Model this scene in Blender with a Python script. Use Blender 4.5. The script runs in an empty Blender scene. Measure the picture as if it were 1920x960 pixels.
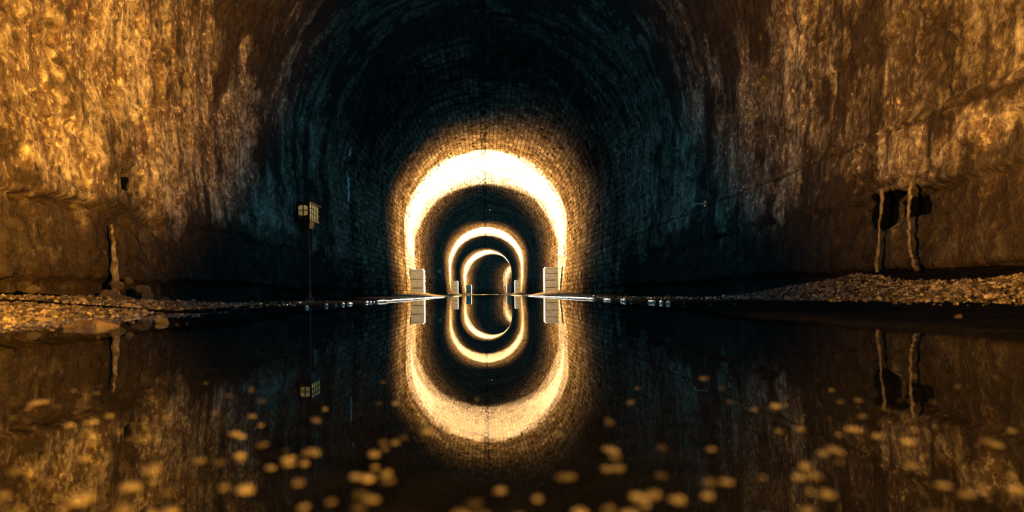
import bpy, math, random
import numpy as np
from mathutils import Vector, Matrix

rnd = random.Random(7)
SC = bpy.context.scene
COL = SC.collection
PI = math.pi
HOR = 0.109          # height of the eye above the water
R_VAULT = 4.2
Z_SPR = 3.5
RC = 114.0           # radius of the bend far down the tunnel
S0 = 90.0            # where the bend starts

# ------------------------------------------------------------------ noise
_tabs = {}
def vnoise(x, y, seed=0):
    if seed not in _tabs:
        _tabs[seed] = np.random.RandomState(seed + 11).rand(256, 256)
    t = _tabs[seed]
    xi = np.floor(x).astype(int); yi = np.floor(y).astype(int)
    fx = x - xi; fy = y - yi
    fx = fx*fx*(3-2*fx); fy = fy*fy*(3-2*fy)
    a = t[xi & 255, yi & 255]; b = t[(xi+1) & 255, yi & 255]
    c = t[xi & 255, (yi+1) & 255]; d = t[(xi+1) & 255, (yi+1) & 255]
    return (a*(1-fx)+b*fx)*(1-fy) + (c*(1-fx)+d*fx)*fy
def fbm(x, y, seed=0, octs=4, gain=0.5):
    s = 0; amp = 1; tot = 0
    for k in range(octs):
        s = s + amp*vnoise(x*2**k, y*2**k, seed+k*17); tot += amp; amp *= gain
    return s/tot
def sstep(a, b, x):
    t = np.clip((x-a)/(b-a), 0, 1)
    return t*t*(3-2*t)

# ------------------------------------------------------------------ path of the tunnel
def path(s, l):
    """s metres down the tunnel, l metres to the right of its middle -> x, y"""
    s = np.asarray(s, float); l = np.asarray(l, float)
    th = np.maximum(s - S0, 0)/RC
    straight = np.minimum(s, S0)
    cx = RC*(1-np.cos(th)); cy = straight + RC*np.sin(th)
    return cx + l*np.cos(th), cy - l*np.sin(th)
def P(s, l, z):
    x, y = path(s, l)
    return Vector((float(x), float(y), float(z)))

# ------------------------------------------------------------------ materials
def newmat(name):
    m = bpy.data.materials.new(name); m.use_nodes = True
    nt = m.node_tree; nt.nodes.clear()
    out = nt.nodes.new('ShaderNodeOutputMaterial')
    return m, nt, out
def N(nt, kind, **kw):
    n = nt.nodes.new('ShaderNode'+kind)
    for k, v in kw.items():
        if k in n.inputs.keys(): n.inputs[k].default_value = v
        else: setattr(n, k, v)
    return n
def noise(nt, vec, scale, detail=5, rough=0.55, dist=0.0):
    n = N(nt, 'TexNoise'); n.inputs['Scale'].default_value = scale
    n.inputs['Detail'].default_value = detail; n.inputs['Roughness'].default_value = rough
    n.inputs['Distortion'].default_value = dist
    nt.links.new(vec, n.inputs['Vector']); return n.outputs['Fac']
def ramp(nt, fac, stops):
    r = N(nt, 'ValToRGB'); cr = r.color_ramp
    while len(cr.elements) < len(stops): cr.elements.new(0.5)
    for e, (p, c) in zip(cr.elements, stops):
        e.position = p; e.color = (c, c, c, 1) if isinstance(c, (int, float)) else (*c, 1)
    nt.links.new(fac, r.inputs['Fac']); return r.outputs['Color']
def mapping(nt, vec, scale):
    m = N(nt, 'Mapping'); m.inputs['Scale'].default_value = scale
    nt.links.new(vec, m.inputs['Vector']); return m.outputs['Vector']
def math_(nt, op, a, b=0.0, clamp=False):
    m = N(nt, 'Math'); m.operation = op; m.use_clamp = clamp
    for k, v in enumerate((a, b)):
        if isinstance(v, (int, float)): m.inputs[k].default_value = v
        else: nt.links.new(v, m.inputs[k])
    return m.outputs[0]
def mix(nt, fac, a, b, mode='MIX'):
    m = N(nt, 'MixRGB'); m.blend_type = mode
    for k, v in (('Fac', fac), ('Color1', a), ('Color2', b)):
        if isinstance(v, (int, float)): m.inputs[k].default_value = v
        elif isinstance(v, tuple): m.inputs[k].default_value = (*v, 1)
        else: nt.links.new(v, m.inputs[k])
    return m.outputs['Color']

def lining_material():
    """old rendered masonry: u = metres down the tunnel, v = metres round the arch"""
    m, nt, out = newmat('lining')
    uv = N(nt, 'UVMap'); uv.uv_map = 'UVMap'; uvo = uv.outputs['UV']
    sep = N(nt, 'SeparateXYZ'); nt.links.new(uvo, sep.inputs[0])
    u, v = sep.outputs['X'], sep.outputs['Y']
    big = noise(nt, mapping(nt, uvo, (0.55, 0.55, 1)), 1, 6, 0.62, 0.6)
    mid = noise(nt, mapping(nt, uvo, (2.6, 2.0, 1)), 1, 6, 0.65, 0.3)
    streak = noise(nt, mapping(nt, uvo, (7.5, 0.9, 1)), 1, 6, 0.68, 0.25)
    geo = N(nt, 'NewGeometry'); pos = geo.outputs['Position']
    grain = noise(nt, mapping(nt, pos, (14, 15, 11)), 1, 5, 0.7)
    grit = noise(nt, mapping(nt, pos, (44, 48, 38)), 1, 2, 0.5)
    attr = N(nt, 'Attribute'); attr.attribute_name = 'stain_shade'
    col = ramp(nt, big, [(0.30, (0.22, 0.155, 0.095)), (0.47, (0.38, 0.29, 0.185)), (0.62, (0.52, 0.41, 0.27))])
    col = mix(nt, ramp(nt, mid, [(0.40, 0.85), (0.58, 0.0)]), col, (0.115, 0.062, 0.034))
    col = mix(nt, ramp(nt, streak, [(0.40, 0.85), (0.56, 0.0)]), col, (0.10, 0.062, 0.040))
    col = mix(nt, ramp(nt, streak, [(0.62, 0.0), (0.74, 0.65)]), col, (0.66, 0.52, 0.30))
    col = mix(nt, ramp(nt, grain, [(0.38, 0.9), (0.49, 0.0)]), col, (0.075, 0.045, 0.028))
    col = mix(nt, ramp(nt, grain, [(0.55, 0.0), (0.64, 0.8)]), col, (0.72, 0.55, 0.32))
    col = mix(nt, attr.outputs['Fac'], col, (0.028, 0.019, 0.014))     # stains and cracks, plus painted shade at foot, slots and groove
    col = mix(nt, ramp(nt, attr.outputs['Fac'], [(0.955, 0.0), (0.985, 1.0)]), col, (0.003, 0.003, 0.003))   # shade painted black inside the sockets and weep hole
    # coursed masonry shows where the render stops
    br = N(nt, 'TexBrick'); nw = N(nt, 'TexNoise'); nw.inputs['Scale'].default_value = 2.2; nw.inputs['Detail'].default_value = 4; nt.links.new(uvo, nw.inputs['Vector'])
    vm = N(nt, 'VectorMath'); vm.operation = 'MULTIPLY_ADD'; vm.inputs[1].default_value = (0.30, 0.16, 0); nt.links.new(nw.outputs['Color'], vm.inputs[0]); nt.links.new(uvo, vm.inputs[2])
    nt.links.new(vm.outputs[0], br.inputs['Vector'])
    br.inputs['Scale'].default_value = 1.0; br.inputs['Brick Width'].default_value = 0.42
    br.inputs['Row Height'].default_value = 0.20; br.inputs['Mortar Size'].default_value = 0.02
    br.inputs['Mortar Smooth'].default_value = 0.3; br.inputs['Bias'].default_value = 0.0
    br.inputs['Color1'].default_value = (1, 1, 1, 1); br.inputs['Color2'].default_value = (0.26, 0.21, 0.15, 1)
    br.inputs['Mortar'].default_value = (0.08, 0.06, 0.045, 1)
    far = N(nt, 'MapRange'); far.inputs['From Min'].default_value = 12; far.inputs['From Max'].default_value = 18
    nt.links.new(u, far.inputs['Value']); farf = far.outputs['Result']
    gone = ramp(nt, mid, [(0.36, 0.25), (0.5, 1.0)])
    bf = math_(nt, 'MULTIPLY', farf, gone)
    col = mix(nt, math_(nt, 'MULTIPLY', bf, 0.92), col, br.outputs['Color'], 'MULTIPLY')
    # missing bricks: dark pockets
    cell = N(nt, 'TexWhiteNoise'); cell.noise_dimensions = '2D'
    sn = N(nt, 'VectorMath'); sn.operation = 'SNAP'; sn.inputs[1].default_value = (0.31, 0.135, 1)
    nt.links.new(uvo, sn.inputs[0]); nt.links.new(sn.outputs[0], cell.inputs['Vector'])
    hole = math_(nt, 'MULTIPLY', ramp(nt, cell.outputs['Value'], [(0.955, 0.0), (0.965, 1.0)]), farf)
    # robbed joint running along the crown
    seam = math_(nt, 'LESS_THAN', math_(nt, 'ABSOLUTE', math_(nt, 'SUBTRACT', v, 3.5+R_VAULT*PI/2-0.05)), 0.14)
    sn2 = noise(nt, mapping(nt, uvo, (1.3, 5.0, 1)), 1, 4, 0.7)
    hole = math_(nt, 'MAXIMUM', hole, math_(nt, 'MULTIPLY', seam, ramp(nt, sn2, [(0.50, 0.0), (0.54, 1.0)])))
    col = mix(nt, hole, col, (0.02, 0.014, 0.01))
    h = math_(nt, 'ADD', math_(nt, 'MULTIPLY', grain, 0.09), math_(nt, 'MULTIPLY', grit, 0.035))
    h = math_(nt, 'ADD', h, math_(nt, 'MULTIPLY', streak, 0.03))
    h = math_(nt, 'ADD', h, math_(nt, 'MULTIPLY', mid, 0.04))
    h = math_(nt, 'SUBTRACT', h, math_(nt, 'MULTIPLY', hole, 0.05))
    h = math_(nt, 'SUBTRACT', h, math_(nt, 'MULTIPLY', math_(nt, 'MULTIPLY', br.outputs['Fac'], bf), 0.04))
    bp = N(nt, 'Bump'); bp.inputs['Strength'].default_value = 1.0; bp.inputs['Distance'].default_value = 0.45
    nt.links.new(h, bp.inputs['Height'])
    p = N(nt, 'BsdfPrincipled'); nt.links.new(col, p.inputs['Base Color'])
    nt.links.new(ramp(nt, streak, [(0.35, 0.5), (0.6, 0.8)]), p.inputs['Roughness'])
    p.inputs['Specular IOR Level'].default_value = 0.0
    nt.links.new(bp.outputs[0], p.inputs['Normal']); nt.links.new(p.outputs[0], out.inputs[0])
    return m

def stone_material(name, dark, lite, scale=9.0, rough=(0.35, 0.7), bump=0.3, spec=0.4, bscale=3.0, vary=False):
    m, nt, out = newmat(name)
    tc = N(nt, 'TexCoord'); o = tc.outputs['Object']
    a = noise(nt, o, scale, 6, 0.65)
    b = noise(nt, o, scale*bscale, 4, 0.7)
    col = ramp(nt, a, [(0.35, dark), (0.62, lite)])
    col = mix(nt, ramp(nt, b, [(0.35, 0.6), (0.5, 0.0)]), col, tuple(c*0.35 for c in dark))
    if vary:                                       # each pebble its own tone
        oi = N(nt, 'ObjectInfo'); col = mix(nt, 1.0, col, ramp(nt, oi.outputs['Random'], [(0.1, 0.16), (0.9, 1.0)]), 'MULTIPLY')
    p = N(nt, 'BsdfPrincipled'); nt.links.new(col, p.inputs['Base Color'])
    nt.links.new(ramp(nt, a, [(0.3, rough[0]), (0.7, rough[1])]), p.inputs['Roughness'])
    p.inputs['Specular IOR Level'].default_value = spec
    bp = N(nt, 'Bump'); bp.inputs['Strength'].default_value = bump; bp.inputs['Distance'].default_value = 0.05
    nt.links.new(b, bp.inputs['Height']); nt.links.new(bp.outputs[0], p.inputs['Normal'])
    nt.links.new(p.outputs[0], out.inputs[0]); return m

def gravel_material(name, cells=22.0, dark=(0.035, 0.022, 0.014), lite=(0.42, 0.30, 0.165)):
    m, nt, out = newmat(name)
    tc = N(nt, 'TexCoord'); o = tc.outputs['Object']
    vo = N(nt, 'TexVoronoi'); vo.inputs['Scale'].default_value = cells; nt.links.new(o, vo.inputs['Vector'])
    sp = N(nt, 'SeparateColor'); nt.links.new(vo.outputs['Color'], sp.inputs[0])
    col = ramp(nt, sp.outputs[0], [(0.25, dark), (0.65, tuple((a+b)/2.6 for a, b in zip(dark, lite))), (0.95, lite)])
    g = noise(nt, o, 130, 3, 0.7)
    col = mix(nt, ramp(nt, g, [(0.35, 0.5), (0.5, 0.0)]), col, dark)
    p = N(nt, 'BsdfPrincipled'); nt.links.new(col, p.inputs['Base Color'])
    nt.links.new(ramp(nt, sp.outputs[1], [(0.0, 0.3), (1.0, 0.75)]), p.inputs['Roughness'])
    nt.links.new(p.outputs[0], out.inputs[0]); return m

def plain_material(name, col, rough=0.6, metal=0.0, emit=None, es=0.0, nscale=30.0, var=0.35):
    m, nt, out = newmat(name)
    tc = N(nt, 'TexCoord'); a = noise(nt, tc.outputs['Object'], nscale, 4, 0.6)
    c = ramp(nt, a, [(0.3, tuple(x*(1-var) for x in col)), (0.7, col)])
    p = N(nt, 'BsdfPrincipled'); nt.links.new(c, p.inputs['Base Color'])
    p.inputs['Roughness'].default_value = rough; p.inputs['Metallic'].default_value = metal
    if emit:
        e = ramp(nt, a, [(0.3, tuple(x*0.55 for x in emit)), (0.65, emit)])
        nt.links.new(e, p.inputs['Emission Color']); p.inputs['Emission Strength'].default_value = es
    nt.links.new(p.outputs[0], out.inputs[0]); return m

def floor_material():
    m, nt, out = newmat('wet_silt')
    geo = N(nt, 'NewGeometry'); o = geo.outputs['Position']
    sep = N(nt, 'SeparateXYZ'); nt.links.new(o, sep.inputs[0])
    a = noise(nt, o, 1.3, 5, 0.6); b = noise(nt, o, 24, 5, 0.75)
    mud = ramp(nt, a, [(0.3, (0.006, 0.005, 0.004)), (0.7, (0.014, 0.011, 0.009))])
    vo = N(nt, 'TexVoronoi'); vo.inputs['Scale'].default_value = 15; nt.links.new(o, vo.inputs['Vector'])
    sp = N(nt, 'SeparateColor'); nt.links.new(vo.outputs['Color'], sp.inputs[0])
    grav = ramp(nt, sp.outputs[0], [(0.2, (0.06, 0.04, 0.025)), (0.9, (0.50, 0.37, 0.22))])
    gm = N(nt, 'Attribute'); gm.attribute_name = 'gravelly'
    col = mix(nt, gm.outputs['Fac'], mud, grav)
    h = math_(nt, 'ADD', math_(nt, 'MULTIPLY', b, 0.3), math_(nt, 'MULTIPLY', vo.outputs['Distance'], 0.6))
    bp = N(nt, 'Bump'); bp.inputs['Strength'].default_value = 0.7; bp.inputs['Distance'].default_value = 0.04
    nt.links.new(h, bp.inputs['Height'])
    p = N(nt, 'BsdfPrincipled'); nt.links.new(col, p.inputs['Base Color'])
    p.inputs['Roughness'].default_value = 0.75; p.inputs['Specular IOR Level'].default_value = 0.0
    nt.links.new(bp.outputs[0], p.inputs['Normal']); nt.links.new(p.outputs[0], out.inputs[0])
    return m

def water_material():
    """clear shallow water: Fresnel-weighted mirror over what lies below"""
    m, nt, out = newmat('clear_water')
    tc = N(nt, 'TexCoord')
    n1 = noise(nt, mapping(nt, tc.outputs['Object'], (0.8, 0.8, 1)), 1, 2, 0.5)
    bp = N(nt, 'Bump'); bp.inputs['Strength'].default_value = 0.02; bp.inputs['Distance'].default_value = 0.01
    nt.links.new(n1, bp.inputs['Height'])
    geo = N(nt, 'NewGeometry')                     # Schlick reflectance, the same from above and below
    dt = N(nt, 'VectorMath'); dt.operation = 'DOT_PRODUCT'
    nt.links.new(geo.outputs['Incoming'], dt.inputs[0]); nt.links.new(geo.outputs['Normal'], dt.inputs[1])
    om = math_(nt, 'SUBTRACT', 1.0, math_(nt, 'ABSOLUTE', dt.outputs['Value']))
    fr = math_(nt, 'ADD', math_(nt, 'MULTIPLY', math_(nt, 'POWER', om, 5.0), 0.98), 0.02, clamp=True)
    g = N(nt, 'BsdfGlossy'); g.inputs['Roughness'].default_value = 0.0
    g.inputs['Color'].default_value = (0.95, 0.97, 0.98, 1); nt.links.new(bp.outputs[0], g.inputs['Normal'])
    t = N(nt, 'BsdfTransparent'); t.inputs['Color'].default_value = (0.86, 0.90, 0.88, 1)
    mx = N(nt, 'MixShader'); nt.links.new(fr, mx.inputs[0])
    nt.links.new(t.outputs[0], mx.inputs[1]); nt.links.new(g.outputs[0], mx.inputs[2])
    nt.links.new(mx.outputs[0], out.inputs[0]); return m

M = {
    'lining': lining_material(), 'floor': floor_material(), 'water': water_material(),
    'gravel': gravel_material('bank_gravel'),
    'rock': stone_material('ochre_rock', (0.09, 0.06, 0.035), (0.36, 0.26, 0.15), bump=0.9),
    'pale_rock': stone_material('pale_rock', (0.42, 0.30, 0.18), (0.75, 0.58, 0.36), scale=14),
    'pebble': stone_material('pebble', (0.24, 0.16, 0.09), (0.70, 0.50, 0.30), scale=1.3, rough=(0.5, 0.8), spec=0.1, vary=True),
    'kerb': stone_material('wet_limestone', (0.30, 0.25, 0.18), (0.60, 0.53, 0.40), scale=5, rough=(0.25, 0.45), spec=0.8),
    'ashlar': stone_material('ashlar', (0.62, 0.50, 0.34), (0.82, 0.70, 0.50), scale=3, bump=0.5),
    'mortar': plain_material('dark_joint', (0.05, 0.035, 0.02), 0.9),
    'lit_edge': plain_material('pale_lit_edge', (0.80, 0.74, 0.60), 0.6, nscale=8, var=0.15),  # pale colour standing in for light caught on the screen edges
    'iron': plain_material('black_iron', (0.012, 0.014, 0.015), 0.45, 0.3),
    'post': plain_material('dull_iron', (0.10, 0.09, 0.08), 0.5, 0.5),
    'amber': plain_material('amber_pane', (0.40, 0.28, 0.10), 0.25, emit=(0.24, 0.15, 0.045), es=1.0, nscale=9, var=0.5),
    'green': plain_material('green_pane', (0.45, 0.42, 0.16), 0.25, emit=(0.26, 0.27, 0.10), es=1.0, nscale=14, var=0.7),
    'plate': plain_material('pale_green_plate', (0.75, 0.85, 0.60), 0.5),
    'ink': plain_material('black_ink', (0.02, 0.02, 0.02), 0.6),
    'brass': plain_material('ochre_metal', (0.85, 0.62, 0.28), 0.35, 0.2),
    'lens': plain_material('pale_lens', (0.5, 0.6, 0.6), 0.3, emit=(0.25, 0.42, 0.42), es=0.6),
    'calcite': stone_material('wet_calcite', (0.50, 0.46, 0.38), (0.92, 0.88, 0.76), scale=4, rough=(0.12, 0.3), spec=1.0),
    'wood': stone_material('sodden_slab', (0.05, 0.032, 0.018), (0.15, 0.10, 0.055), scale=8, rough=(0.4, 0.7)),
}

# ------------------------------------------------------------------ objects
def tag(o, label=None, cat=None, group=None, kind=None):
    for k, v in (('label', label), ('category', cat), ('group', group), ('kind', kind)):
        if v: o[k] = v
    return o
def link(name, me, mat=None, parent=None, loc=None):
    o = bpy.data.objects.new(name, me); COL.objects.link(o)
    if mat is not None and me is not None: me.materials.append(mat)
    if parent is not None: o.parent = parent
    if loc is not None: o.location = loc
    return o
def np_mesh(name, verts, quads=None, tris=None, smooth=True):
    me = bpy.data.meshes.new(name)
    faces = []
    verts = np.asarray(verts, np.float32)
    me.vertices.add(len(verts)); me.vertices.foreach_set('co', verts.ravel())
    if quads is not None:
        loops = np.asarray(quads, np.int32); n = 4
    else:
        loops = np.asarray(tris, np.int32); n = 3
    me.loops.add(loops.size); me.loops.foreach_set('vertex_index', loops.ravel())
    me.polygons.add(len(loops))
    me.polygons.foreach_set('loop_start', np.arange(0, loops.size, n, dtype=np.int32))
    me.polygons.foreach_set('loop_total', np.full(len(loops), n, np.int32))
    me.polygons.foreach_set('use_smooth', np.full(len(loops), smooth, bool))
    me.update(calc_edges=True); me.validate()
    return me
def grid_quads(ns, nv, flip=False):
    i, j = np.meshgrid(np.arange(ns-1), np.arange(nv-1), indexing='ij')
    a = (i*nv + j).ravel(); b = a + nv; c = b + 1; d = a + 1
    q = np.stack([a, b, c, d], 1)
    return q[:, ::-1] if flip else q
def seq(*segs):
    out = []
    for a, b, st in segs: out += list(np.arange(a, b-1e-9, st))
    out.append(segs[-1][1]); return np.array(out)

class MB:
    """collects shapes for one mesh"""
    def __init__(s): s.v = []; s.f = []; s.m = []
    def add(s, vs, fs, mi=0):
        k = len(s.v); s.v += [tuple(v) for v in vs]
        s.f += [tuple(i+k for i in f) for f in fs]; s.m += [mi]*len(fs); return s
    def box(s, x0, x1, y0, y1, z0, z1, bev=0.0, mi=0):
        if bev <= 0:
            vs = [(x, y, z) for x in (x0, x1) for y in (y0, y1) for z in (z0, z1)]
            return s.add(vs, [(0,1,3,2),(4,6,7,5),(0,4,5,1),(2,3,7,6),(0,2,6,4),(1,5,7,3)], mi)
        b = bev
        def loop(z, i): return [(x0+i,y0,z),(x1-i,y0,z),(x1,y0+i,z),(x1,y1-i,z),(x1-i,y1,z),(x0+i,y1,z),(x0,y1-i,z),(x0,y0+i,z)]
        def ins(z): return [(x0+b,y0+b,z),(x1-b,y0+b,z),(x1-b,y0+b,z),(x1-b,y1-b,z),(x1-b,y1-b,z),(x0+b,y1-b,z),(x0+b,y1-b,z),(x0+b,y0+b,z)]
        vs = ins(z0) + loop(z0+b, b) + loop(z1-b, b) + ins(z1)
        fs = []
        for r in range(3):
            for k in range(8):
                fs.append((r*8+k, r*8+(k+1) % 8, (r+1)*8+(k+1) % 8, (r+1)*8+k))
        fs.append((7, 5, 3, 1)); fs.append((24+1, 24+3, 24+5, 24+7))
        return s.add(vs, fs, mi)
    def tube(s, pts, rads, n=10, mi=0, caps=True):
        pts = [Vector(p) for p in pts]; vs = []
        for i, p in enumerate(pts):
            d = (pts[min(i+1, len(pts)-1)] - pts[max(i-1, 0)]).normalized()
            up = Vector((0, 0, 1)) if abs(d.z) < 0.9 else Vector((0, 1, 0))
            a = d.cross(up).normalized(); b = d.cross(a).normalized()
            for k in range(n):
                t = 2*PI*k/n; vs.append(p + (a*math.cos(t) + b*math.sin(t))*rads[i])
        fs = [(i*n+k, i*n+(k+1) % n, (i+1)*n+(k+1) % n, (i+1)*n+k) for i in range(len(pts)-1) for k in range(n)]
        if caps: fs.append(tuple(range(n-1, -1, -1))); fs.append(tuple(range((len(pts)-1)*n, len(pts)*n)))
        return s.add(vs, fs, mi)
    def prism(s, poly, y0, y1, mi=0):
        """polygon in x,z swept from y0 to y1"""
        n = len(poly); vs = [(x, y0, z) for x, z in poly] + [(x, y1, z) for x, z in poly]
        fs = [tuple(range(n)), tuple(range(2*n-1, n-1, -1))] + [(k, k+n, (k+1) % n+n, (k+1) % n) for k in range(n)]
        return s.add(vs, fs, mi)
    def build(s, name, mat, parent=None, loc=None, smooth=False):
        me = bpy.data.meshes.new(name); me.from_pydata(s.v, [], s.f)
        for q in (mat if isinstance(mat, (list, tuple)) else [mat]): me.materials.append(q)
        me.polygons.foreach_set('material_index', s.m)
        if smooth: me.polygons.foreach_set('use_smooth', [True]*len(s.f))
        me.update()
        import bmesh
        bm = bmesh.new(); bm.from_mesh(me); bmesh.ops.recalc_face_normals(bm, faces=bm.faces); bm.to_mesh(me); bm.free()
        return link(name, me, None, parent, loc)

# ------------------------------------------------------------------ tunnel lining
S = seq((-14, 3, 0.5), (3, 9, 0.032), (9, 16, 0.05), (16, 30, 0.10), (30, 60, 0.2), (60, 165, 0.5))
HZ = np.concatenate([np.arange(-0.35, 3.5-1e-6, 0.035), [3.5]])       # heights up a side wall
TH = np.linspace(0, PI, 240)                                          # round the vault
LV = 3.5 + R_VAULT*PI + 3.5

def rect_hole(s, v, s0, s1, v0, v1, edge=0.03):
    w = 0.03*(fbm(s*9, v*9, 91, 3)-0.5)*2
    return (sstep(s0, s0+edge, s+w)*(1-sstep(s1-edge, s1, s+w)) * sstep(v0, v0+edge, v+w)*(1-sstep(v1-edge, v1, v+w)))

def inward(s, v):
    """how far the face stands proud into the tunnel; v runs from the left foot to the right foot"""
    near = 1 - sstep(15, 20, s)
    rough = 0.55 + 0.45*near
    d = 0.10*(fbm(s*0.5, v*0.5, 1, 3)-0.5)
    d += rough*0.06*(fbm(s*1.9, v*1.5, 5, 4)-0.5)
    d += rough*0.020*(fbm(s*5, v*5, 9, 3, 0.6)-0.5) + rough*0.004*(vnoise(s*23, v*21, 10)-0.5)
    # water-worn runs down the wall
    st = fbm(s*5.5, v*0.8, 13, 3, 0.5)
    d += rough*0.014*(sstep(0.45, 0.72, st) - 0.8*sstep(0.55, 0.30, st))
    # spalled render: sharp-edged scabs
    sp = fbm(s*0.9, v*1.0, 21, 4, 0.5)
    d -= near*0.055*sstep(0.50, 0.515, sp) * 1.0
    sp2 = fbm(s*3.1, v*2.2, 25, 4, 0.6)
    d -= rough*0.035*sstep(0.60, 0.62, sp2)
    # cracks
    ck = np.abs(fbm(s*1.3+3, v*1.1, 41, 4)-0.5)
    d -= near*0.05*(1-sstep(0.0, 0.010, ck))
    # side dependent courses
    right = v > LV/2
    h = np.where(right, LV - v, v)
    wob = 0.03*(fbm(s*0.5, v*0+3.3, 51, 2)-0.5)*2
    # a thin projecting lip on the right, a weak offset on the left
    lip = np.exp(-((h-1.77-0.5*wob)/0.022)**2)*sstep(2.5, 3, s)*(0.25+0.75*sstep(0.42, 0.55, fbm(s*1.7, v*0, 55, 3)))
    d += np.where(right, 0.06*lip, 0.012*lip) - np.where(right, 0.03, 0.015)*np.exp(-((h-1.71-0.5*wob)/0.018)**2)
    d += np.where(right, 0.035, 0.03)*(1-sstep(1.74, 1.78, h-0.5*wob))
    low = 1.14 + 0.07*(fbm(s*0.7, v*0+1.1, 57, 2)-0.5)*2 + 0.02*(fbm(s*6, v*4, 58, 3)-0.5)*2
    brk = sstep(0.40, 0.52, fbm(s*0.8+5, v*0+7.7, 59, 3))
    d -= near*(0.035+0.05*brk)*(1-sstep(low-0.05, low+0.005, h))
    # slots under the broken course
    slot = np.exp(-((h-low+0.04)/0.035)**2)*sstep(0.50, 0.60, fbm(s*1.1, v*0+2.2, 61, 3))*near
    d -= 0.12*slot
    # undercut foot
    foot = 0.34 + 0.06*(fbm(s*0.8, v*0+4.4, 63, 2)-0.5)*2
    d -= near*0.16*(1-sstep(foot-0.06, foot, h))
    # two robbed-out sockets in the right wall, one weep hole in the left
    d -= 0.5*np.where(right, rect_hole(s, h, 5.70, 5.98, 0.76, 1.10), 0)
    d -= 0.4*np.where(right, rect_hole(s, h, 5.34, 5.60, 0.84, 1.02), 0)
    d -= 0.35*np.where(~right, rect_hole(s, h, 6.32, 6.47, 1.36, 1.52), 0)
    d -= 0.10*np.where(~right, rect_hole(s, h, 5.75, 6.75, 1.09, 1.15), 0)
    return d

def stain_shade(s, v):
    right = v > LV/2
    h = np.where(right, LV - v, v)
    n = fbm(s*1.4, h*2.2, 71, 5, 0.6)
    a = 1 - sstep(0.85, 1.45, h + 1.3*(n-0.5))            # stain and painted shade together at the foot
    m = fbm(s*1.0+9, v*0.45, 73, 5, 0.6)
    st = fbm(s*4.5, v*0.35, 75, 4, 0.6)
    b = sstep(0.50, 0.60, m)*0.6 + sstep(0.50, 0.64, st)*0.5
    b = b*np.where(right, 1.25, 0.5+0.8*sstep(5, 8, s))
    crown_dark = sstep(3.4, 5.6, h)*0.6*(1-sstep(19, 26, s))                         # darker up in the crown, before the nearest arch
    near = 1 - sstep(14, 20, s)
    low = 1.14 + 0.07*(fbm(s*0.7, v*0+1.1, 57, 2)-0.5)*2
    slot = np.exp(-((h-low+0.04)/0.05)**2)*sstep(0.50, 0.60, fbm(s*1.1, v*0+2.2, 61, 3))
    a = np.maximum(a, slot)  # shade in the slots put into the colour
    hole = np.where(right, rect_hole(s, h, 5.67, 6.07, 0.72, 1.14) + rect_hole(s, h, 5.30, 5.66, 0.80, 1.06), rect_hole(s, h, 6.29, 6.56, 1.33, 1.55))  # recesses coloured black to stand for the shade inside
    ledge = np.where(right, np.exp(-((h-1.71)/0.014)**2)*0.7, 0); a = np.maximum(a, ledge)  # shade of the groove painted under the right lip
    ck = np.abs(fbm(s*1.3+3, v*1.1, 41, 4)-0.5)
    crack = (1-sstep(0.002, 0.011, ck))*sstep(0.48, 0.56, fbm(s*0.9, v*0.9, 47, 2))*near
    mot = sstep(0.56, 0.64, fbm(s*2.3, v*1.8, 49, 5, 0.65))*0.5*near
    out = np.clip(a*0.85*(0.3+0.7*near) + b*(0.45+0.4*near) + crown_dark + 0.8*crack + mot, 0, 0.94)
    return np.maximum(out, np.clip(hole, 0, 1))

def lining(name, part):
    if part == 'ceiling': V = 3.5 + R_VAULT*TH
    elif part == 'left': V = HZ
    else: V = (LV - HZ)[::-1]
    s, v = np.meshgrid(S, V, indexing='ij')
    d = inward(s, v)
    h = np.where(v > LV/2, LV-v, v)
    if part == 'ceiling':
        th = (v-3.5)/R_VAULT
        r = R_VAULT - d
        l = -r*np.cos(th); z = Z_SPR + r*np.sin(th)
    else:
        hw = R_VAULT - 0.20*(np.clip(Z_SPR-h, 0, 9)/Z_SPR)**2 - d
        l = np.where(v > LV/2, hw, -hw); z = h
    x, y = path(s, l)
    me = np_mesh(name, np.stack([x, y, z], -1).reshape(-1, 3), grid_quads(len(S), len(V), False))
    me.materials.append(M['lining'])
    uvl = me.uv_layers.new(name='UVMap')
    li = np.empty(len(me.loops), np.int32); me.loops.foreach_get('vertex_index', li)
    uvs = np.stack([s.ravel()[li], v.ravel()[li]], 1).astype(np.float32)
    uvl.data.foreach_set('uv', uvs.ravel())
    at = me.attributes.new('stain_shade', 'FLOAT', 'POINT'); at.data.foreach_set('value', stain_shade(s, v).ravel().astype(np.float32))
    o = link(name, me); tag(o, kind='structure'); return o
lining('wall_left', 'left'); lining('wall_right', 'right'); lining('ceiling', 'ceiling')

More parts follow.
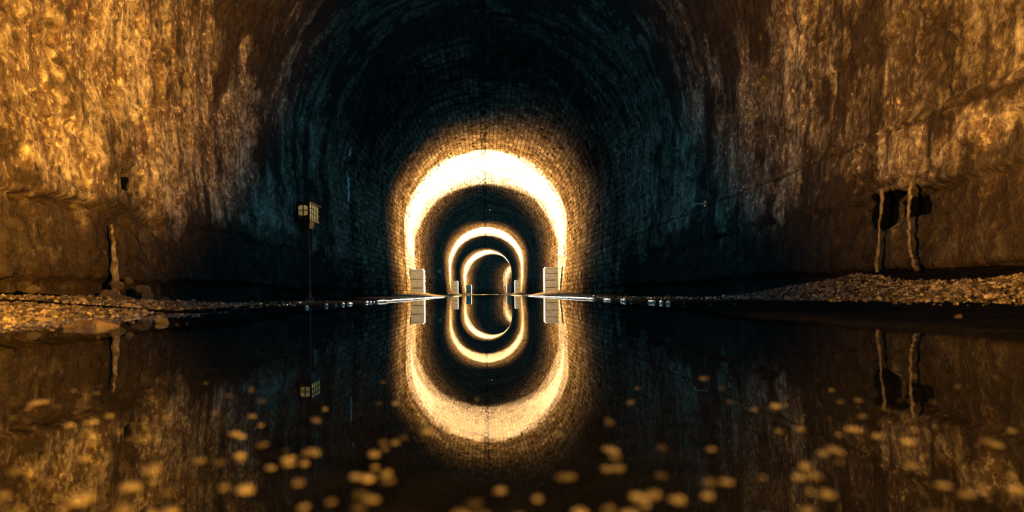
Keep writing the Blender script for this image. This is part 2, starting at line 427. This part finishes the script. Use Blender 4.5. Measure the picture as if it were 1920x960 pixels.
# ------------------------------------------------------------------ floor
def edge_left(y):   # where the gravel on the left meets the mud
    return 1.95 + 0.19*np.maximum(y-2.2, 0) + 0.12*(fbm(y*1.3, y*0, 81, 3)-0.5)*2
def edge_right(y):
    return 3.28 - 0.13*np.maximum(y-3.5, 0) + 0.10*(fbm(y*1.3, y*0+5, 83, 3)-0.5)*2
def floor_z(s, l):
    a = np.abs(l)
    bed = -0.045 + 0.012*(fbm(s*2.5, l*2.5, 85, 3)-0.5)*2
    far = sstep(52, 62, s)
    bed = bed*(1-far) + far*(0.03+0.05*(fbm(s*0.5, l*1.5, 87, 3)-0.5))
    bank_in = np.where(l > 0, 1.16 + 0.45*sstep(2.2, 5, s), 1.62 - 0.12*(1-sstep(1.0, 3.0, s)))
    bank_in = bank_in + 0.10*(fbm(s*2.2, l*0+3, 89, 3)-0.5)*2*(1-sstep(4, 6, s))
    mud = np.where(l > 0, 0.012, np.where(s < 4.2, -0.02, 0.010)) + 0.012*(fbm(s*3, l*3, 86, 4)-0.5)*2
    z = bed + (mud-bed)*sstep(bank_in-0.06, bank_in+0.05, a)
    gl = np.clip((a-edge_left(s))/2.1, 0, 1.3); gr = np.clip((a-edge_right(s))/1.0, 0, 1.3)
    kl = 1-sstep(5.0, 8.0, s); kr = 1-sstep(5.5, 8.5, s)
    lump = 0.8+0.5*fbm(s*1.6, l*1.6, 88, 3)
    z = z + np.where(l > 0, 0.25*gr*kr, 0.17*gl*kl)*lump
    # spoil heaped by the lamp screens
    for c in (31.0, 65.0, 99.0):
        z = z + 0.20*np.exp(-((s-c)/4.5)**2)*sstep(2.2, 4.0, a)
    z = z + 0.05*sstep(10, 20, s)*sstep(2.0, 4.0, a)
    return z
SF = seq((-14, -1, 0.5), (-1, 0.2, 0.1), (0.2, 8, 0.04), (8, 30, 0.12), (30, 165, 0.6))
LF = np.linspace(-4.7, 4.7, 210)
s, l = np.meshgrid(SF, LF, indexing='ij')
z = floor_z(s, l); x, y = path(s, l)
me = np_mesh('floor', np.stack([x, y, z], -1).reshape(-1, 3), grid_quads(len(SF), len(LF), True))
gm = np.clip(np.maximum(sstep(18, 24, s)*sstep(2.2, 2.6, np.abs(l)), sstep(54, 60, s)), 0, 1)
at = me.attributes.new('gravelly', 'FLOAT', 'POINT'); at.data.foreach_set('value', gm.ravel().astype(np.float32))
fl = link('floor', me, M['floor']); tag(fl, kind='structure')

# ------------------------------------------------------------------ water
SW = seq((-13.5, 4, 1.0), (4, 66, 2.0)); LW = np.linspace(-3.5, 3.5, 10)
s, l = np.meshgrid(SW, LW, indexing='ij'); x, y = path(s, l)
w = link('flood_water', np_mesh('flood_water', np.stack([x, y, x*0], -1).reshape(-1, 3), grid_quads(len(SW), len(LW), True)), M['water'])
tag(w, 'still dark flood water mirroring the arched tunnel', 'water', kind='stuff')

# ------------------------------------------------------------------ gravel
_ph = (1+5**0.5)/2
ICO_V = np.array([(-1,_ph,0),(1,_ph,0),(-1,-_ph,0),(1,-_ph,0),(0,-1,_ph),(0,1,_ph),(0,-1,-_ph),(0,1,-_ph),(_ph,0,-1),(_ph,0,1),(-_ph,0,-1),(-_ph,0,1)])/1.9
ICO_F = np.array([(0,11,5),(0,5,1),(0,1,7),(0,7,10),(0,10,11),(1,5,9),(5,11,4),(11,10,2),(10,7,6),(7,1,8),(3,9,4),(3,4,2),(3,2,6),(3,6,8),(3,8,9),(4,9,5),(2,4,11),(6,2,10),(8,6,7),(9,8,1)])
def rotmats(n, rs):
    q = rs.normal(size=(n, 4)); q /= np.linalg.norm(q, axis=1)[:, None]
    w_, a, b, c = q.T
    return np.stack([np.stack([1-2*(b*b+c*c), 2*(a*b-c*w_), 2*(a*c+b*w_)], -1),
                     np.stack([2*(a*b+c*w_), 1-2*(a*a+c*c), 2*(b*c-a*w_)], -1),
                     np.stack([2*(a*c-b*w_), 2*(b*c+a*w_), 1-2*(a*a+b*b)], -1)], 1)
def scatter(name, pts, sizes, seed, mat, label, cat):
    rs = np.random.RandomState(seed); n = len(pts)
    v = ICO_V[None]*(1+0.35*(rs.rand(n, 12, 1)-0.5))*np.stack([rs.uniform(.8, 1.3, n), rs.uniform(.7, 1.1, n), rs.uniform(.5, .85, n)], 1)[:, None]
    v = np.einsum('nij,nkj->nki', rotmats(n, rs), v)*sizes[:, None, None] + pts[:, None]
    f = ICO_F[None] + (np.arange(n)*12)[:, None, None]
    o = link(name, np_mesh(name, v.reshape(-1, 3), tris=f.reshape(-1, 3), smooth=False), mat)
    return tag(o, label, cat, kind='stuff')
def bank(side, n, y0, y1, seed):
    rs = np.random.RandomState(seed); pts = []; sz = []
    yy = rs.uniform(y0, y1, n*3); ll = rs.uniform(1.4, 3.84, n*3)
    e = edge_left(yy) if side < 0 else edge_right(yy)
    fade = (1-sstep(4.6, 7.5, yy)) if side < 0 else (1-sstep(5.2, 7.6, yy))
    p = sstep(-0.12, 0.05, ll-e)*(0.002+0.998*fade)
    stray = (ll > e-0.6)*0.02
    k = rs.rand(n*3) < np.maximum(p, stray)
    yy, ll = yy[k][:n], ll[k][:n]
    size = 0.006+0.015*rs.rand(len(yy))**2.6
    size = size*(1+0.9*(rs.rand(len(yy)) > 0.97))
    z = floor_z(yy, side*ll) + size*0.3
    return np.stack([side*ll, yy, z], 1), size
pl, sl = bank(-1, 18000, 1.6, 11.0, 3)
scatter('gravel', pl, sl, 4, M['gravel'], 'low bank of loose gravel along the foot of the left wall', 'gravel')
pr, sr = bank(1, 20000, 2.4, 12.0, 5)
scatter('gravel', pr, sr, 6, M['gravel'], 'heaped bank of loose gravel along the foot of the right wall', 'gravel')

# ------------------------------------------------------------------ kerbs beside the channel
def kerb(side, y0, y1, label, seed):
    rs = np.random.RandomState(seed)
    ys = seq((y0, 14, 0.035), (14, 62, 0.25))
    prof = [(-0.055, -0.06), (-0.05, 0.55), (-0.02, 0.95), (0.02, 1.0), (0.05, 0.6), (0.06, -0.06)]
    top = 0.026*(0.55+0.9*fbm(ys*2.2, ys*0, seed, 4, 0.7))
    solid = np.maximum(sstep(y0+2.0, y0+6.0, ys), 0)
    gate = fbm(ys*8, ys*0+2, seed+3, 3)
    top = np.where(gate + 0.75*solid < 0.66, -0.02, top)
    wob = 0.03*(fbm(ys*3, ys*0+8, seed+5, 3)-0.5)*2
    V = []
    for a, t, wv in zip(ys, top, wob):
        for (dx, k) in prof:
            V.append((side*(1.64 + dx*(0.25+0.75*sstep(7, 15, a)) + wv + 0.01*(rs.rand()-.5)), a, (t*k if k > 0 else -0.06)))
    o = link('kerb', np_mesh('kerb', np.array(V), grid_quads(len(ys), len(prof), side > 0), smooth=False), M['kerb'])
    return tag(o, label, 'kerb')
kerb(-1, 5.0, 62, 'thin bright wet stone kerb left of the flooded channel', 101)
kerb(1, 4.8, 62, 'thin bright wet stone kerb right of the flooded channel', 131)

# ------------------------------------------------------------------ lamp screens
def screen(name, s0, l0, l1, top, label, courses, thick=0.42, hollow=False):
    th = max(s0-S0, 0)/RC
    base = P(s0, (l0+l1)/2, 0)
    e = link(name, None, loc=base); e.rotation_euler.z = -th
    tag(e, label, 'screen wall', 'masonry screens hiding the tunnel lamps')
    hw = (l1-l0)/2
    zf = float(floor_z(np.array(s0), np.array((l0+l1)/2))) - 0.12
    b = MB(); z = zf; n = len(courses); tot = sum(courses); H = top-0.06-zf
    b.box(-hw+0.03, hw-0.03, 0.03, thick-0.03, zf, top-0.06, mi=1)
    for k, c in enumerate(courses):
        z1 = z + H*c/tot
        b.box(-hw, hw, 0, thick, z+0.012, z1-0.012, 0.015)
        z = z1
    b.build('block_wall', [M['ashlar'], M['mortar']], e)
    c = MB(); c.box(-hw-0.02, hw+0.02, -0.02, thick+0.02, top-0.065, top, 0.012)
    c.build('coping', M['lit_edge'], e)
    q = MB(); sx = hw if l1 < 0 else -hw       # the side towards the middle of the tunnel
    q.box(min(sx, sx+math.copysign(0.07, sx)), max(sx, sx+math.copysign(0.07, sx)), -0.01, thick+0.01, zf, top-0.06, 0.01)
    q.build('edge_strip', M['lit_edge'], e)  # strip added as the light-struck inner edge
    return e
screen('screen_wall', 30.0, -4.08, -3.40, 1.47, 'pale block screen wall beside the nearest bright arch, on the left', (1.1, 1.5, 1.5))
screen('screen_wall', 30.0, 3.18, 3.86, 1.50, 'pale block screen wall beside the nearest bright arch, on the right', (1.0, 1.3, 1.2, .9))
screen('screen_wall', 64.0, -4.03, -3.30, 1.62, 'small block screen wall beside the second bright arch, on the left', (1, 1, 1))
screen('screen_wall', 64.0, 3.32, 3.95, 1.62, 'small block screen wall beside the second bright arch, on the right', (1, 1, 1))
screen('screen_wall', 98.0, -3.85, -2.98, 1.68, 'tiny dark screen wall at the farthest bright arch, on the left', (1, 1))
screen('screen_wall', 98.0, 3.35, 4.05, 1.62, 'tiny dark screen wall at the farthest bright arch, on the right', (1, 1))

# ------------------------------------------------------------------ box lantern on a post, left wall
e = link('box_lantern', None, loc=(-3.80, 12.0, float(floor_z(np.array(12.0), np.array(-3.8)))))
tag(e, 'dark box lantern with barred panes on a thin post beside the left wall', 'lantern')
zb = 1.78 - e.location.z; zt = 2.10 - e.location.z
b = MB()                                       # case: corner posts, top and bottom slabs, back
x0, x1, y0, y1 = -0.24, 0.05, -0.05, 0.62
b.box(x0, x1, y0, y1, zt-0.015, zt+0.035, 0.01); b.box(x0, x1, y0, y1, zb-0.06, zb, 0.01)
for cx in (x0+0.02, x1-0.02):
    for cy in (y0+0.02, y1-0.02): b.box(cx-0.02, cx+0.02, cy-0.02, cy+0.02, zb, zt-0.01)
b.box(x0, x0+0.03, y0, y1, zb, zt); b.box(x0, x1, y1-0.03, y1, zb, zt)
b.build('case', M['iron'], e)
b = MB(); b.prism([(x0, zb-0.05), (x1, zb-0.05), (0.02, zb-0.22), (-0.16, zb-0.22)], y0+0.02, y0+0.32)
b.build('tapered_base', M['iron'], e)
b = MB(); cxp, czp = (x0+x1)/2, (zb+zt)/2
oct_ = [(cxp+0.105*math.copysign(abs(math.cos(t))**0.55, math.cos(t)), czp+0.108*math.copysign(abs(math.sin(t))**0.55, math.sin(t))) for t in [2*PI*(k+.5)/24 for k in range(24)]]
b.prism(oct_, y0+0.010, y0+0.022)
fp = b.build('front_pane', M['amber'], e); fp['label'] = 'amber rounded pane with crossed bars'
b = MB(); b.box(cxp-0.004, cxp+0.014, y0-0.008, y0+0.009, zb, zt); b.box(x0+0.02, x1-0.02, y0-0.008, y0+0.009, czp-0.008, czp+0.008)
b.box(x0+0.02, cxp, y0-0.008, y0+0.009, czp-0.045, czp-0.035)
b.build('bars', M['iron'], fp)
b = MB(); b.box(x1-0.024, x1-0.012, y0+0.05, y1-0.05, zb+0.01, zt-0.02)
sp_ = b.build('side_pane', M['green'], e); sp_['label'] = 'greenish lattice pane'
b = MB()
for k in range(1, 5):
    yy = y0+0.04+(y1-y0-0.08)*k/5; b.box(x1-0.011, x1+0.004, yy-0.012, yy+0.012, zb, zt)
for k in (1, 2): zz = zb+(zt-zb)*k/3; b.box(x1-0.011, x1+0.004, y0, y1, zz-0.008, zz+0.008)
b.build('bars', M['iron'], sp_)
for zz in (zt+0.03, zb-0.05):
    MB().box(x1-0.005, x1+0.015, y0+0.10, y1+0.16, zz-0.006, zz+0.006).build('rail', M['post'], e)
b = MB(); b.tube([(-0.02, 0.1, -0.05), (-0.02, 0.1, 0.5), (-0.02, 0.1, zb-0.2)], [0.022, 0.018, 0.018], 12)
b.build('post', M['post'], e)
b = MB(); b.tube([(-0.02, 0.1, -0.06), (-0.02, 0.1, 0.03), (-0.02, 0.1, 0.10), (-0.02, 0.1, 0.22)], [0.10, 0.085, 0.045, 0.025], 12)
b.build('foot', M['post'], e)

# ------------------------------------------------------------------ small fittings
def plate(s, l, z, w_, h_, label, glyph):
    e = link('marker_plate', None, loc=P(s, l, z)); tag(e, label, 'marker plate')
    MB().box(-w_/2, w_/2, 0, 0.02, -h_/2, h_/2, 0.004).build('board', M['plate'], e)
    if glyph:                                  # an illegible dark mark in the photo: two strokes
        g = MB(); g.box(-w_*.12, w_*.05, -0.004, 0.002, -h_*.05, h_*.28); g.box(w_*.14, w_*.30, -0.004, 0.002, -h_*.30, h_*.1)
        g.build('marking', M['ink'], e)
    MB().box(-0.30, -w_/2, 0.004, 0.016, -0.02, 0.02).build('bracket', M['post'], e)
plate(48.0, -3.98, 2.08, 0.24, 0.26, 'pale green marker plate on the left wall beyond the nearest bright arch', True)
plate(84.0, -3.95, 2.05, 0.20, 0.24, 'tiny pale marker plate on the left wall before the farthest bright arch', False)

e = link('crown_light', None, loc=(0.28, 50.0, 7.62)); tag(e, 'small pale pair of lights hanging under the dark tunnel crown', 'light fitting')
MB().box(-0.28, 0.24, -0.04, 0.04, -0.05, 0.16, 0.01).build('bar', M['iron'], e)
for xx, ww in ((-0.20, 0.035), (0.12, 0.07)):
    b = MB(); b.tube([(xx, -0.07, -0.03), (xx, -0.02, -0.03)], [ww, ww*0.8], 14); b.build('lens', M['lens'], e)

e = link('wall_bracket', None, loc=(3.98, 10.5, 1.74)); tag(e, 'small ochre metal bracket glinting on the dark right wall', 'bracket')
b = MB(); b.box(-0.06, 0.30, 0, 0.03, 0.0, 0.03, 0.004); b.tube([(-0.09, -0.01, -0.035), (-0.06, 0.0, -0.01), (-0.03, 0.015, 0.012)], [0.022, 0.026, 0.016], 10)
b.build('arm', M['brass'], e)
MB().box(0.15, 0.19, -0.03, 0.07, -0.05, 0.07, 0.004).build('wall_plate', M['post'], e)

# ------------------------------------------------------------------ flowstone and mineral streaks
def flow(name, pts, rads, mat, label, cat, seed):
    rs = random.Random(seed); P_ = []; R_ = []
    pts = [Vector(p) for p in pts]
    for i in range(len(pts)-1):
        n = 9
        for k in range(n):
            t = k/n; P_.append(pts[i].lerp(pts[i+1], t)+Vector((rs.uniform(-1, 1), rs.uniform(-1, 1), 0))*0.008)
            R_.append((rads[i]*(1-t)+rads[i+1]*t)*rs.uniform(0.75, 1.25))
    P_.append(pts[-1]); R_.append(rads[-1])
    b = MB(); b.tube(P_, R_, 9); o = b.build(name, mat, smooth=False)
    return tag(o, label, cat)
flow('flowstone_column', [(-4.02, 6.02, 0.90), (-3.97, 5.98, 0.65), (-3.93, 5.93, 0.2), (-3.90, 5.9, 0.02)], [0.010, 0.024, 0.042, 0.06], M['rock'],
     'ochre flowstone column running down the left wall to a rubble heap', 'flowstone', 1)
flow('flowstone_rib', [(4.02, 5.66, 1.12), (3.97, 5.65, 0.7), (3.93, 5.64, 0.20)], [0.018, 0.010, 0.018], M['rock'],
     'narrow flowstone rib between the two dark sockets in the right wall', 'flowstone', 2)
flow('flowstone_rib', [(4.03, 5.29, 1.12), (3.98, 5.27, 0.8), (3.95, 5.22, 0.45), (3.92, 5.10, 0.28)], [0.018, 0.011, 0.012, 0.018], M['rock'],
     'bent flowstone rib right of the two dark sockets, curving at its foot', 'flowstone', 3)
flow('mineral_streak', [(-4.10, 17.2, 4.72), (-4.13, 17.0, 4.35)], [0.02, 0.04], M['calcite'],
     'short pale mineral streak high on the dark left wall', 'mineral streak', 4)
flow('mineral_streak', [(-4.06, 16.6, 3.6), (-4.05, 16.6, 3.2), (-4.05, 16.6, 2.9)], [0.02, 0.032, 0.02], M['calcite'],
     'thin pale mineral streak on the dark left wall below the short one', 'mineral streak', 5)

# ------------------------------------------------------------------ stones
def stone_mesh(name, seed, sub=2, flat=0.7, amp=0.28, mat=None):
    import bmesh
    bm = bmesh.new(); bmesh.ops.create_icosphere(bm, subdivisions=sub, radius=1.0)
    rs = np.random.RandomState(seed); dirs = rs.normal(size=(7, 3)); dirs /= np.linalg.norm(dirs, axis=1)[:, None]
    cuts = rs.uniform(0.6, 0.92, 7)
    for v in bm.verts:
        c = np.array(v.co)
        for d_, k in zip(dirs, cuts):
            t = c.dot(d_)
            if t > k: c = c - d_*(t-k)*0.85
        c = c*(1 + amp*(float(vnoise(np.array(c[0]*1.7+seed+20), np.array(c[1]*1.7+c[2]*2.1+40), seed % 7))-0.5))
        v.co = (c[0], c[1], c[2]*flat)
    me = bpy.data.meshes.new(name); bm.to_mesh(me); bm.free()
    me.polygons.foreach_set('use_smooth', [True]*len(me.polygons))
    me.materials.append(mat or M['rock']); return me
def stone(x, y, z, r, seed, label, mat='rock', flat=0.6, group=None, name='stone', sx=1.0):
    o = link(name, stone_mesh(name, seed, 3, flat, mat=M[mat]), loc=(x, y, z))
    o.scale = (r*sx, r, r); o.rotation_euler.z = seed*1.3
    return tag(o, label, 'stone', group)
stone(-1.39, 2.40, 0.008, 0.026, 1, 'ochre stone alone in the water right of the pointed slab', flat=0.62, sx=1.3, mat='rock')
stone(-1.53, 2.05, 0.006, 0.017, 2, 'small ochre stone in the water left of the pointed slab')
stone(-1.30, 1.42, 0.0, 0.020, 3, 'dull small stone low in the water at the left edge', 'rock')
stone(-1.93, 4.75, 0.006, 0.022, 4, 'small brown stone by the left shore, nearer of two before the kerb', 'rock')
stone(-1.90, 5.5, 0.010, 0.026, 5, 'small brown stone by the left shore, farther of two before the kerb', 'rock')
stone(1.58, 3.95, 0.006, 0.017, 6, 'tiny ochre stone on the right shore, leftmost of the close three')
stone(1.78, 4.02, 0.010, 0.017, 7, 'tiny ochre stone on the right shore, middle of the close three')
stone(1.84, 3.82, 0.004, 0.013, 8, 'tiny ochre stone on the right shore, rightmost of the close three')
stone(1.66, 4.7, 0.014, 0.014, 9, 'tiny pale stone by the near end of the right kerb')
stone(1.50, 1.78, 0.016, 0.011, 10, 'small dull stone standing on the dark mud at the right', 'rock', flat=1.0)
stone(-3.82, 4.72, 0.20, 0.05, 11, 'rounded ochre boulder under the left wall at the edge of the gravel', 'rock', flat=0.8)

# rubble heap at the foot of the flowstone column: each lump a stone
lumps = [(-3.86, 5.75, .20, .085), (-3.74, 5.80, .15, .075), (-3.92, 5.95, .30, .07), (-3.62, 5.95, .12, .07), (-3.80, 6.2, .26, .075),
         (-3.70, 6.1, .20, .06), (-3.95, 5.6, .16, .06), (-3.78, 5.62, .12, .055), (-3.86, 6.35, .18, .08), (-3.66, 6.4, .13, .06), (-3.93, 6.15, .36, .05)]
for k, (a, b_, c, r) in enumerate(lumps):
    stone(a, b_, c-0.06, r, 20+k, 'rough lump in the rubble heap at the foot of the flowstone column', 'rock', 0.8, 'rubble under the flowstone column', 'rubble_stone')

# pointed slab lying in the shallows
b = MB()
pts = [(-0.20, -0.03, 0.0), (0.0, -0.05, 0.0), (0.14, 0.0, -0.002), (0.0, 0.06, 0.0), (-0.22, 0.05, 0.0)]
top = [(-0.19, -0.02, 0.030), (-0.02, -0.03, 0.034), (0.135, 0.0, 0.004), (-0.02, 0.045, 0.036), (-0.21, 0.04, 0.024)]
b.add([(p[0], p[1], -0.05) for p in pts] + pts + top,
      [(0,1,2,3,4)] + [(k, (k+1) % 5, 5+(k+1) % 5, 5+k) for k in range(5)] + [(5+k, 5+(k+1) % 5, 10+(k+1) % 5, 10+k) for k in range(5)] + [(14,13,12,11,10)])
o = b.build('rock_slab', M['wood']); o.scale = (0.55, 0.55, 0.8); o.location = (-1.50, 2.18, 0.0); o.rotation_euler.z = -0.1
tag(o, 'flat pointed brown slab poking out of the water at the left shore', 'slab')

# pebbles lying under the shallow water close to the eye
F = 1050.0
def bed_at(px, py, zz):
    ph = -0.0117; cx, cy = 912, 551
    dx, dy = px-cx, py-cy
    X = dx*math.cos(ph)+dy*math.sin(ph)*1.0; Y = -dx*math.sin(ph)+dy*math.cos(ph)
    d = (HOR-zz)*F/Y; return X*d/F, d
proto = [stone_mesh('pebble', 300+k, 2, 0.55, mat=M['pebble']) for k in range(6)]
L_G = ('blurred ochre pebble under the shallow water in the left foreground', 'submerged pebbles, left')
C_G = ('blurred ochre pebble under the shallow water in the middle foreground', 'submerged pebbles, middle')
R_G = ('blurred ochre pebble under the shallow water in the right foreground', 'submerged pebbles, right')
def pebble(x, y, z, r, k, sx=1.0):
    o = bpy.data.objects.new('pebble', proto[k % 6]); COL.objects.link(o)
    o.location = (x, y, z); o.scale = (r*sx, r, r*0.8); o.rotation_euler.z = k*2.1
    px = 912 + x/y*F
    g = L_G if px < 640 else C_G if px < 1240 else R_G
    tag(o, g[0], 'pebble', g[1])
bright = [(265,800,30,1.4),(285,850,30,1.6),(175,805,18,1),(240,885,28,1.2),(150,905,34,1.4),(230,930,26,1),(310,900,18,1),(160,830,14,1),(130,780,14,1),
          (20,930,30,1),(90,870,16,1),(70,735,18,1.6),(440,790,18,1),(450,825,18,1),(492,805,16,1.4),(470,765,14,1),(488,738,14,1.4),(580,822,18,1.6),
          (540,850,16,1),(460,900,26,1.2),(410,840,14,1),(372,835,20,1),(590,768,15,1.8),(120,955,30,1.4),(205,765,13,1),
          (690,885,18,1),(675,915,18,1),(725,890,15,1),(700,835,12,1),(860,952,20,1),(755,800,12,1),
          (1145,825,18,1.6),(1158,860,18,1),(1060,880,20,1.4),(1085,945,20,1),(1225,905,14,1),(1270,912,18,1),(1330,880,20,1),(1180,945,16,1),
          (1305,955,24,1.2),(1562,815,22,1),(1510,845,14,1),(1512,925,24,1),(1600,780,18,1.3),(1705,800,20,1.3),(1760,920,30,1.5),(1905,875,18,1),
          (1455,745,18,1.3),(1500,780,14,1),(1525,860,16,1),(1320,700,15,1.6),(1780,940,18,1),(1550,890,14,1),(1645,790,14,1),(1850,800,14,1.3)]
for k, (px, py, wpx, sx) in enumerate(bright):
    x, y = bed_at(px, py, -0.032); r = max(0.006, wpx*0.95/F*y*0.7)
    pebble(x, y, float(floor_z(np.array(y), np.array(x)))+r*0.35, r, k, sx)
rs = random.Random(5); k = 100
while k < 240:
    px, py = rs.uniform(0, 1920), rs.uniform(700, 990)
    x, y = bed_at(px, py, -0.035); r = rs.uniform(0.003, 0.006); pebble(x, y, float(floor_z(np.array(y), np.array(x)))+r*0.2, r, k, rs.uniform(.9, 1.5)); k += 1

# ------------------------------------------------------------------ lamps and added fill lights
def aim(o, target):
    o.rotation_euler = (Vector(target)-o.location).to_track_quat('-Z', 'Y').to_euler()
def spot(loc, target, power, half, blend, col, r=0.10, thin=1.0, roll=None):
    d = bpy.data.lights.new('lamp_or_fill', 'SPOT'); d.energy = power; d.spot_size = 2*math.radians(half); d.spot_blend = blend
    d.color = col; d.shadow_soft_size = r
    o = bpy.data.objects.new('lamp_or_fill', d); COL.objects.link(o); o.location = loc  # tunnel lamps and added fill spots share this name
    # local z back along the beam, local y as near as can be along the tunnel
    zz = -(Vector(target)-Vector(loc)).normalized(); yy = Vector((0, 1, 0)); xx = yy.cross(zz).normalized(); yy = zz.cross(xx)
    o.matrix_world = Matrix.Translation(loc) @ Matrix((xx, yy, zz)).transposed().to_4x4() @ Matrix.Diagonal((1, thin, 1, 1))
    return o
FAN = 95000
WARM = (1.0, 0.80, 0.52); SOD = (1.0, 0.49, 0.06)
for s0, kw in ((30.75, 1.0), (64.9, 1.0), (98.9, 1.0), (134.0, 0.15)):
    for sd in (-1, 1):
        # fan of light thrown across and up round the arch
        for tl, tz, ds, hf, pk in ((-3.9, 1.9, 0.1, 15, 0.6), (-3.8, 4.4, 0.5, 18, 0.9), (-2.6, 6.6, 1.8, 25, 1.0), (0.5, 7.7, 2.5, 30, 1.1), (2.9, 6.4, 1.4, 23, 0.7), (3.9, 3.8, 0.4, 17, 0.12)):
            spot(P(s0, sd*3.55, 1.15), P(s0+ds, sd*tl, tz), FAN*kw*pk, hf, 0.32, WARM, 0.06)
        # spill of the same fitting
        spot(P(s0, sd*3.60, 1.10), P(s0+0.4, -sd*3.5, 3.6), 24000*kw, 64, 1.0, (1.0, 0.60, 0.20), 0.12)
for sd in (-1, 1):                            # added spots without a real source, brightening the kerbs
    spot((sd*0.6, 30.0, 7.2), (sd*1.64, 18, 0.0), 110000, 9, 1.0, WARM, 0.03)
    spot((sd*0.6, 30.0, 7.2), (sd*1.64, 10.3, 0.0), 90000, 4.4, 1.0, WARM, 0.03)
for s0 in (30.0, 64.0):                       # added fill spots near the vault, brightening the screen faces
    for sd in (-1, 1):
        spot(P(s0-9, -sd*3.0, 4.6), P(s0, sd*3.6, 0.75), 4200, 7, 0.6, (1.0, 0.66, 0.27), 0.05)
# the pair just behind the photographer
spot((3.55, -1.5, 1.05), (-3.5, 0.4, 4.9), 21000, 47, 0.5, SOD, 0.06)
spot((-3.55, -1.5, 1.05), (3.5, 0.4, 4.9), 12500, 47, 0.6, SOD, 0.06)

spot((0.4, -1.6, 1.6), (0.0, 0.55, 0.0), 330, 21, 0.8, SOD, 0.05)   # added fill, no lamp there, brightening the stones under the water
TEAL = (0.06, 0.42, 1.0)
d = bpy.data.lights.new('teal_fill', 'AREA'); d.shape = 'RECTANGLE'; d.size = 7.4; d.size_y = 6.5; d.energy = 4; d.color = TEAL  # added fill tinting the dark walls teal, no real source behind
o = bpy.data.objects.new('teal_fill', d); COL.objects.link(o); o.location = (0, -13.5, 3.6); aim(o, (0, 10, 3.6))
for yy, pw in ():
    d = bpy.data.lights.new('crown_lamp', 'POINT'); d.energy = pw; d.color = TEAL; d.shadow_soft_size = 0.03
    o = bpy.data.objects.new('crown_lamp', d); COL.objects.link(o); o.location = (0.28, yy, 7.35)

wd = bpy.data.worlds.new('world'); SC.world = wd; wd.use_nodes = True
wd.node_tree.nodes['Background'].inputs[0].default_value = (0.10, 0.41, 0.76, 1)
wd.node_tree.nodes['Background'].inputs[1].default_value = 0.31

# ------------------------------------------------------------------ camera
cd = bpy.data.cameras.new('camera'); cam = bpy.data.objects.new('camera', cd); COL.objects.link(cam); SC.camera = cam
cd.sensor_width = 36; cd.lens = F/1920*36
cd.shift_x = (960-912)/1920; cd.shift_y = (551-480)/1920
cam.location = (0, 0, HOR)
cam.rotation_euler = (Matrix.Rotation(PI/2, 4, 'X') @ Matrix.Rotation(math.radians(-0.67), 4, 'Z')).to_euler()
cd.clip_start = 0.01; cd.clip_end = 400
cd.dof.use_dof = True; cd.dof.focus_distance = 15; cd.dof.aperture_fstop = 2.3

SC.view_settings.view_transform = 'Standard'; SC.view_settings.look = 'None'
SC.view_settings.gamma = 1; SC.view_settings.use_curve_mapping = False; SC.view_settings.exposure = 0
SC.cycles.use_adaptive_sampling = False; SC.cycles.light_sampling_threshold = 0.0; SC.cycles.use_light_tree = True
SC.cycles.max_bounces = 8; SC.cycles.diffuse_bounces = 1; SC.cycles.glossy_bounces = 4; SC.cycles.transparent_max_bounces = 8
SC.cycles.use_fast_gi = True; SC.cycles.fast_gi_method = 'REPLACE'; SC.cycles.ao_bounces_render = 1; SC.cycles.ao_bounces = 1
wd.light_settings.ao_factor = 1.0; wd.light_settings.distance = 1.5
SC.cycles.use_denoising = True; SC.cycles.sample_clamp_indirect = 12
